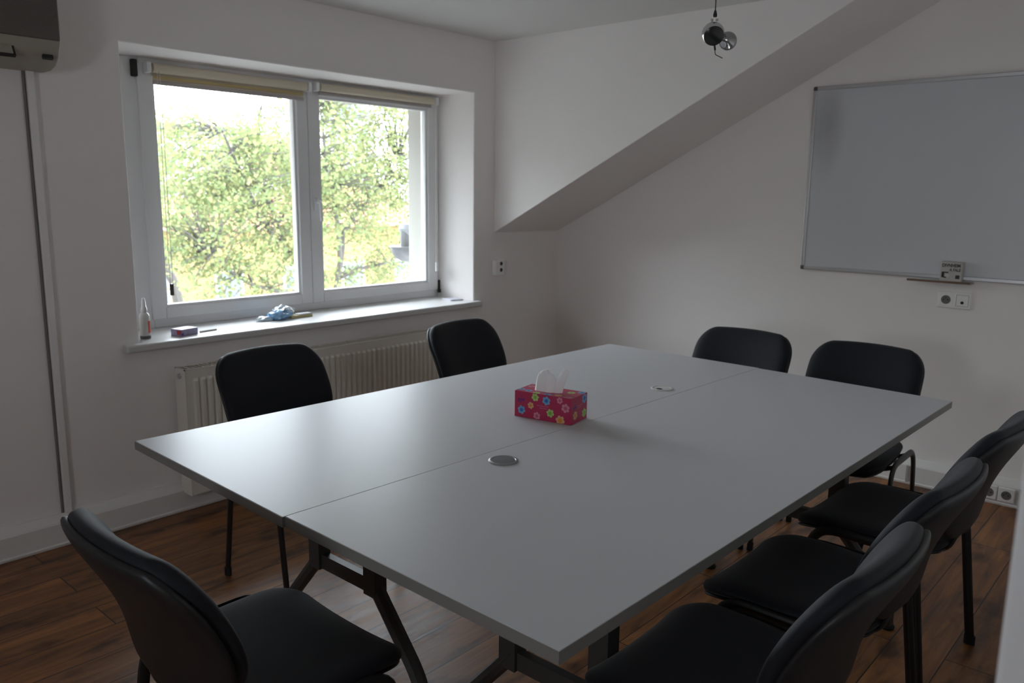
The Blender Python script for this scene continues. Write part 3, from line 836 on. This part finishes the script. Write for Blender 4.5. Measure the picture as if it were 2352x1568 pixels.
# ------------------------------------------------------------------ hanging lamp
cam_loc = Vector((-4.41436, -3.50087, 1.45))
LP = Vector((-2.165, -2.281, 1.918))
lamp = thing('pendant_lamp', 'chrome two-ball spotlight hanging on a thin cable above the table', 'lamp', LP)
bm = B(); tube(bm, [(0, 0, .048), (0, 0, H-LP.z)], .0018, seg=8); link('cable', bm, mat('lamp_cable', (.05, .05, .05), .5), lamp)
bm = B(); lathe(bm, [(0, .046), (.005, .046), (.006, .052), (.003, .064), (0, .064)], None, 14); link('cable_gland', bm, STEEL, lamp)
view = (cam_loc-LP).normalized()
def facing(center, d, roll=0):
    z = Vector(d).normalized(); x = Vector((0, 0, 1)).cross(z).normalized(); y = z.cross(x)
    M = Matrix((x, y, z)).transposed().to_4x4(); M.translation = center; return M
rgt = Vector((0, 0, 1)).cross(view).normalized()
d1 = (view + Vector((0, 0, -.40)) - rgt*-.18).normalized()
r1 = .033
M1 = facing(Vector((0, 0, 0)) - rgt*.003, d1)
bm = B(); lathe(bm, [(0, -r1)] + [(r1*math.cos(a), r1*math.sin(a)) for a in [math.radians(q) for q in range(-80, 31, 10)]] + [(.0270, r1*.54), (.026, r1*.48)], M1, 32)
hd = link('lamp_head', bm, CHROME, lamp)
bm = B(); lathe(bm, [(.0285, r1*.485), (.0285, r1*.56), (.020, r1*.70), (0, r1*.76)], M1, 28); link('lens', bm, mat('dark_lens', (.02, .02, .02), .25), hd)
r2 = .0265; c2 = Vector((0, 0, -.0215)) + rgt*.040 - view*.028
d2 = (-rgt*.5 + view*.55 + Vector((0, 0, -.75))).normalized(); M2 = facing(c2, d2)
bm = B(); lathe(bm, [(0, -r2)] + [(r2*math.cos(a), r2*math.sin(a)) for a in [math.radians(q) for q in range(-80, 41, 10)]] + [(.017, r2*.70), (.016, r2*.55)], M2, 28)
hd2 = link('lamp_head', bm, mat('dull_chrome', (.42, .42, .42), .25, metal=1), lamp)
bm = B(); lathe(bm, [(.0165, r2*.6), (.012, r2*.5), (0, r2*.35)], M2, 24); link('reflector', bm, CHROME, hd2)
bm = B()
for q in (-.008, .006): lathe(bm, [(0, -.004), (.004, -.003), (.004, .003), (0, .004)], Matrix.Translation(rgt*q + Vector((0, 0, .038)) + view*.004), 12)
link('clamp_screw', bm, CHROME, lamp)
bm = B(); tube(bm, [rgt*.002+Vector((0, 0, -.028)), rgt*.005+Vector((0, 0, -.046))], .0030, seg=10)
tube(bm, fillet([rgt*.005+Vector((0, 0, -.044)), rgt*.006+Vector((0, 0, -.058)), rgt*.028+Vector((0, 0, -.069))], .004, 4), .0013, seg=8)
link('handle_pin', bm, STEEL, lamp)

# ------------------------------------------------------------------ outside
# exterior lamp on the facade beside the window
GREYL = mat('grey_lamp_housing', (.10, .10, .105), .5)
xl = thing('outdoor_lamp', 'grey bowl-shaped outdoor lamp fixed outside beside the window', 'lamp', (-.745, .72, 1.08))
bm = B(); prof = [(0, -.092)] + [(.105*math.cos(a), .092*math.sin(a)) for a in [math.radians(q) for q in range(-80, 1, 10)]] + [(.118, .004), (.118, .012), (0, .012)]
lathe(bm, prof, None, 28); link('bowl', bm, GREYL, xl)
bm = B(); tube(bm, [(.0, 0, .01), (.0, 0, .12)], .040, seg=16); link('stem', bm, GREYL, xl)
bm = B(); lathe(bm, [(0, .075), (.05, .080), (.075, .115), (.072, .15), (.04, .165), (0, .168)], Matrix.Rotation(.25, 4, 'Y'), 24); link('hood', bm, mat('grey_lamp_hood', (.20, .21, .22), .5), xl)
bm = B(); tube(bm, [(0, 0, .06), (.12, -.02, .06), (.12, -.175, .06)], .02, seg=10); link('wall_arm', bm, GREYL, xl)

ground = struct(link('ground', boxbm(-40, 90, 1.2, 140, -7.4, -7.2), mat('paved_ground', (.11, .107, .10), .95, var=.25, vscale=.5), smooth=False))

# trees: limbs that carry leafy twigs
BARK = mat('tree_bark', (.055, .048, .042), .9, var=.3, vscale=10)
LEAF = leaf_mat()
def tree(name, label, limbs, ells, n_clusters, per, leaf, seed, reach=1.3):
    rr = random.Random(seed)
    base = Vector(limbs[0][0][0])
    t = thing(name, label, 'tree', base)
    bm = B(); nodes = []
    for pts, r0, r1 in limbs:
        P = [Vector(p)-base for p in pts]
        Q = []
        for a, b in zip(P[:-1], P[1:]):
            m = max(2, int((b-a).length/.25))
            for i in range(m):
                k = i/m; Q.append(a.lerp(b, k) + Vector((rr.uniform(-1, 1), rr.uniform(-1, 1), rr.uniform(-1, 1)))*.03*(1 if (i or Q) else 0))
        Q.append(P[-1])
        tp = [r0+(r1-r0)*i/(len(Q)-1) for i in range(len(Q))]
        tube(bm, Q, 1., seg=7, taper=tp)
        nodes += Q[len(Q)//4:] if len(limbs) > 1 and pts is not limbs[0][0] else Q[-3:]
    cl_ = []
    while len(cl_) < n_clusters:
        e = rr.choices(ells, weights=[q[6] for q in ells])[0]
        v = Vector((rr.gauss(0, 1), rr.gauss(0, 1), rr.gauss(0, 1))).normalized()*(rr.random()**.42)
        cl_.append(Vector((e[0]+v.x*e[3], e[1]+v.y*e[4], e[2]+v.z*e[5]))-base)
    verts = []; faces = []
    for c in cl_:
        nd = min(nodes, key=lambda q: (q-c).length_squared)
        d = c-nd
        if d.length < reach*2.2 and d.length > .1:
            mid = nd.lerp(c, .5) + Vector((rr.uniform(-.1, .1), rr.uniform(-.1, .1), rr.uniform(-.02, .12)))
            tube(bm, [nd, mid, c], 1., seg=5, taper=[.012, .008, .004], cap=False)
        rad = rr.uniform(.16, .34)
        for _ in range(per):
            v = Vector((rr.gauss(0, 1), rr.gauss(0, 1), rr.gauss(0, .7)))*rad*.6
            p = c+v
            ax = Vector((rr.uniform(-1, 1), rr.uniform(-1, 1), rr.uniform(-1, .2))).normalized()
            nn = ax.cross(Vector((rr.uniform(-1, 1), rr.uniform(-1, 1), rr.uniform(-1, 1)))).normalized()
            l = leaf*rr.uniform(.7, 1.3); w = l*.42
            i0 = len(verts)
            verts += [p, p+ax*l*.5+nn*w, p+ax*l, p+ax*l*.5-nn*w]
            faces.append((i0, i0+1, i0+2, i0+3))
    link('trunk', bm, BARK, t)
    me = bpy.data.meshes.new('foliage'); me.from_pydata([tuple(v) for v in verts], [], faces); me.materials.append(LEAF)
    o = bpy.data.objects.new('foliage', me); COL.objects.link(o); o.parent = t
    return t
Z0 = -7.2
limbsA = [
    ([(4.1, 8.2, Z0), (4.0, 8.1, -3.2), (3.75, 8.0, -1.0)], .17, .10),
    ([(3.75, 8.0, -1.0), (3.55, 7.9, -.1), (2.95, 7.8, .45), (2.3, 7.7, 1.2), (1.9, 7.8, 2.3)], .075, .015),
    ([(3.75, 8.0, -1.0), (2.9, 7.7, -.15), (2.1, 7.5, .05), (1.4, 7.4, .55)], .06, .014),
    ([(3.75, 8.0, -1.0), (4.05, 8.0, .0), (4.25, 8.1, .75), (4.9, 8.2, 1.35), (5.6, 8.2, 2.0)], .075, .014),
    ([(4.05, 8.0, .0), (4.0, 7.9, .9), (3.8, 7.9, 1.8), (3.7, 8.0, 3.1)], .05, .012),
    ([(4.05, 8.0, .0), (4.7, 7.8, .20), (5.5, 7.9, .30)], .04, .012),
    ([(3.75, 8.0, -1.0), (4.7, 8.2, -.35), (5.6, 8.4, .1)], .045, .012),
    ([(2.95, 7.8, .45), (2.75, 8.2, 1.5), (2.8, 8.3, 2.6)], .03, .01),
]
ellA = [(3.9, 8., 1.7, 2.2, 1.2, 1.25, 5), (2.2, 7.7, 1.0, 1.5, .9, .95, 3), (5.3, 8.1, 1.5, 1.1, 1.0, 1.4, 2.2), (4.4, 8., 3.1, 1.8, 1., .5, 2.2), (1.35, 7.6, 1.5, .7, .6, 1.0, 1.7), (1.0, 7.6, 2.35, .35, .4, .3, .35), (1.9, 7.6, .3, 1.2, .6, .55, .8), (4.6, 8., .1, 1.6, .8, .5, 1.0), (2.35, 7.8, 2.2, .3, .4, .5, .4)]
tree('leafy_tree', 'pale green leafy tree directly outside the window', limbsA, ellA, 820, 34, .060, 11)
limbsB = [([(4.2, 13.5, Z0), (4.0, 13.4, -2.0), (3.6, 13.4, 0)], .2, .1), ([(3.6, 13.4, 0), (3., 13.3, 1.4), (2.6, 13.2, 2.6)], .08, .02), ([(3.6, 13.4, 0), (5., 13.6, 1.4), (6.2, 13.6, 2.4)], .08, .02)]
ellB = [(3.4, 13.4, 1.6, 2.2, 1.4, 1.5, 3), (6.6, 13.6, 1.9, 2.4, 1.4, 1.6, 3), (9., 13.6, 2.0, 1.6, 1.3, 1.6, 1.5)]
tree('leafy_tree', 'yellowish tree standing farther off behind the first tree', limbsB, ellB, 420, 26, .085, 23)

limbsC = [([(-6.2, 9.5, Z0), (-6.1, 9.4, -2.4), (-5.9, 9.3, -.4)], .2, .11), ([(-5.9, 9.3, -.4), (-6.8, 9.2, 1.4), (-7.2, 9.2, 3.2)], .09, .02), ([(-5.9, 9.3, -.4), (-4.9, 9.2, 1.3), (-4.2, 9.2, 3.0)], .09, .02)]  # tree added out of view to hold back light from that side
ellC = [(-6.0, 9.3, 2.2, 3.0, 1.5, 2.8, 3)]
tree('leafy_tree', 'dense unseen tree added to the side to block window light', limbsC, ellC, 620, 24, .10, 31)
# buildings
def building(name, label, x0, x1, y0, y1, z1, wallm, roofm, roof='hip', wins=(), rh=2.):
    t = thing(name, label, 'building', ((x0+x1)/2, (y0+y1)/2, Z0))
    hx, hy, h = (x1-x0)/2, (y1-y0)/2, z1-Z0
    bm = B(); box(bm, -hx, hx, -hy, hy, 0, h); w = link('facade', bm, wallm, t, smooth=False)
    bm = B()
    if roof == 'hip':
        o = .35
        a = [bm.verts.new(p) for p in ((-hx-o, -hy-o, h), (hx+o, -hy-o, h), (hx+o, hy+o, h), (-hx-o, hy+o, h))]
        r = [bm.verts.new(p) for p in ((-hx+hy*.8, 0, h+rh), (hx-hy*.8, 0, h+rh))]
        bm.faces.new(a[::-1]); bm.faces.new((a[0], a[1], r[1], r[0])); bm.faces.new((a[2], a[3], r[0], r[1])); bm.faces.new((a[1], a[2], r[1])); bm.faces.new((a[3], a[0], r[0]))
    elif roof == 'spire':
        lathe(bm, [(hx*1.5, h), (hx*1.35, h+.25), (hx*.5, h+rh*.7), (0, h+rh)], None, 8)
    else:
        box(bm, -hx-.15, hx+.15, -hy-.15, hy+.15, h, h+.25)
    link('roof', bm, roofm, t, smooth=False)
    for wx, wz, ww, wh in wins:
        bm = B(); box(bm, wx-ww/2, wx+ww/2, -hy-.03, -hy+.02, wz, wz+wh)
        f = link('window', bm, mat('facade_window_frame', (.5, .5, .5), .5), t, smooth=False)
        bm = B(); box(bm, wx-ww/2+.08, wx+ww/2-.08, -hy-.05, -hy-.02, wz+.08, wz+wh-.08); link('pane', bm, mat('facade_pane', (.05, .06, .07), .1), f, smooth=False)
    return t
YEL = mat('yellow_render', (.22, .155, .06), .9, var=.05, vscale=.8); ORG = mat('orange_tiles', (.17, .055, .025), .8, var=.2, vscale=3)
RED = mat('red_tiles', (.15, .06, .052), .8, var=.2, vscale=3); WHT = mat('white_render', (.27, .27, .28), .9); SLATE = mat('grey_slate', (.055, .065, .075), .6); PEACH = mat('peach_render', (.27, .21, .14), .9)
building('yellow_house', 'long yellow house seen through the lower branches outside', 3.5, 22., 21., 28., .2, YEL, ORG, 'hip', [(-6, 4.6, 1.0, 1.5), (-3.5, 4.6, 1.0, 1.5), (-1, 4.6, 1.0, 1.5), (1.5, 4.6, 1.0, 1.5), (4, 4.6, 1.0, 1.5)], rh=1.0)
building('red_roofed_house', 'distant house with red tiled roof behind the trees outside', 20.5, 27.5, 39., 45., 2.6, WHT, RED, 'hip', [(-2, 7.5, 1, 1.4), (1, 7.5, 1, 1.4)], rh=2.2)
building('grey_tower', 'distant white tower with grey pointed roof outside', 28.3, 30.7, 40., 42.4, 6.3, WHT, SLATE, 'spire', [(0, 11.0, .7, 1.3)], rh=1.9)
building('white_block', 'distant white flat-roofed block outside near the left window edge', 11.0, 15.5, 30., 36., 3.9, WHT, SLATE, 'flat', [(-1.5, 9.2, .9, 1.3), (1, 9.2, .9, 1.3)])
building('light_blocking_house', 'tall grey unseen house added to the side to block window light', -19., -9.6, 2.2, 15., 3.4, mat('grey_render', (.13, .125, .115), .9), SLATE, 'hip', [(-2, 7.5, 1, 1.4), (1, 7.5, 1, 1.4)], rh=2.)  # house added out of view to block low grazing sky light
building('peach_house', 'distant peach rendered house outside between tower and red roof', 20., 26.5, 33., 37., .9, PEACH, ORG, 'hip', [(-2, 5.6, 1, 1.4), (0.5, 5.6, 1, 1.4)], rh=1.0)

# ------------------------------------------------------------------ light
W = bpy.data.worlds.new('overcast'); S.world = W; W.use_nodes = True
bg = W.node_tree.nodes['Background']; bg.inputs['Color'].default_value = (.86, .93, 1.0, 1); bg.inputs['Strength'].default_value = 15.5
for nm, x0, x1 in (('window_portal', WX0, WX1),):
    ld = bpy.data.lights.new(nm, 'AREA'); ld.shape = 'RECTANGLE'; ld.size = x1-x0; ld.size_y = WZ1-WZ0; ld.cycles.is_portal = True
    o = bpy.data.objects.new(nm, ld); COL.objects.link(o); o.location = ((x0+x1)/2, .50, (WZ0+WZ1)/2); o.rotation_euler = (math.radians(-90), 0, 0)
ld = bpy.data.lights.new('window_portal', 'AREA'); ld.shape = 'RECTANGLE'; ld.size = LZ1-LZ0; ld.size_y = LY1-LY0; ld.cycles.is_portal = True  # sampling portal of the added fill opening
o = bpy.data.objects.new('window_portal', ld); COL.objects.link(o); o.location = (XL-.19, (LY0+LY1)/2, (LZ0+LZ1)/2); o.rotation_euler = (0, math.radians(-90), 0)

# ------------------------------------------------------------------ camera
cd = bpy.data.cameras.new('camera'); cam = bpy.data.objects.new('camera', cd); COL.objects.link(cam)
yaw, pitch, roll, f = 8.45974283e-01, -1.79594280e-01, 1.32119750e-02, 1.86383211e+03
fw = Vector((math.sin(yaw)*math.cos(pitch), math.cos(yaw)*math.cos(pitch), math.sin(pitch)))
r = Vector((math.cos(yaw), -math.sin(yaw), 0)); u = r.cross(fw)
c, s = math.cos(roll), math.sin(roll)
rx = r*c + u*s; ux = u*c - r*s
M = Matrix((rx, ux, -fw)).transposed().to_4x4(); M.translation = cam_loc
cam.matrix_world = M
cd.sensor_fit = 'HORIZONTAL'; cd.sensor_width = 22.3; cd.lens = f/2352*22.3
cd.clip_start = .02; cd.clip_end = 500
cd.dof.use_dof = True; cd.dof.focus_distance = 1.95; cd.dof.aperture_fstop = 3.5
S.camera = cam

S.view_settings.view_transform = 'Standard'; S.view_settings.look = 'None'; S.view_settings.gamma = 1; S.view_settings.use_curve_mapping = False
S.view_settings.exposure = .36
cy = S.cycles
cy.use_denoising = True; cy.max_bounces = 12; cy.diffuse_bounces = 8; cy.glossy_bounces = 5; cy.transparent_max_bounces = 12; cy.sample_clamp_indirect = 6.
cy.use_adaptive_sampling = False
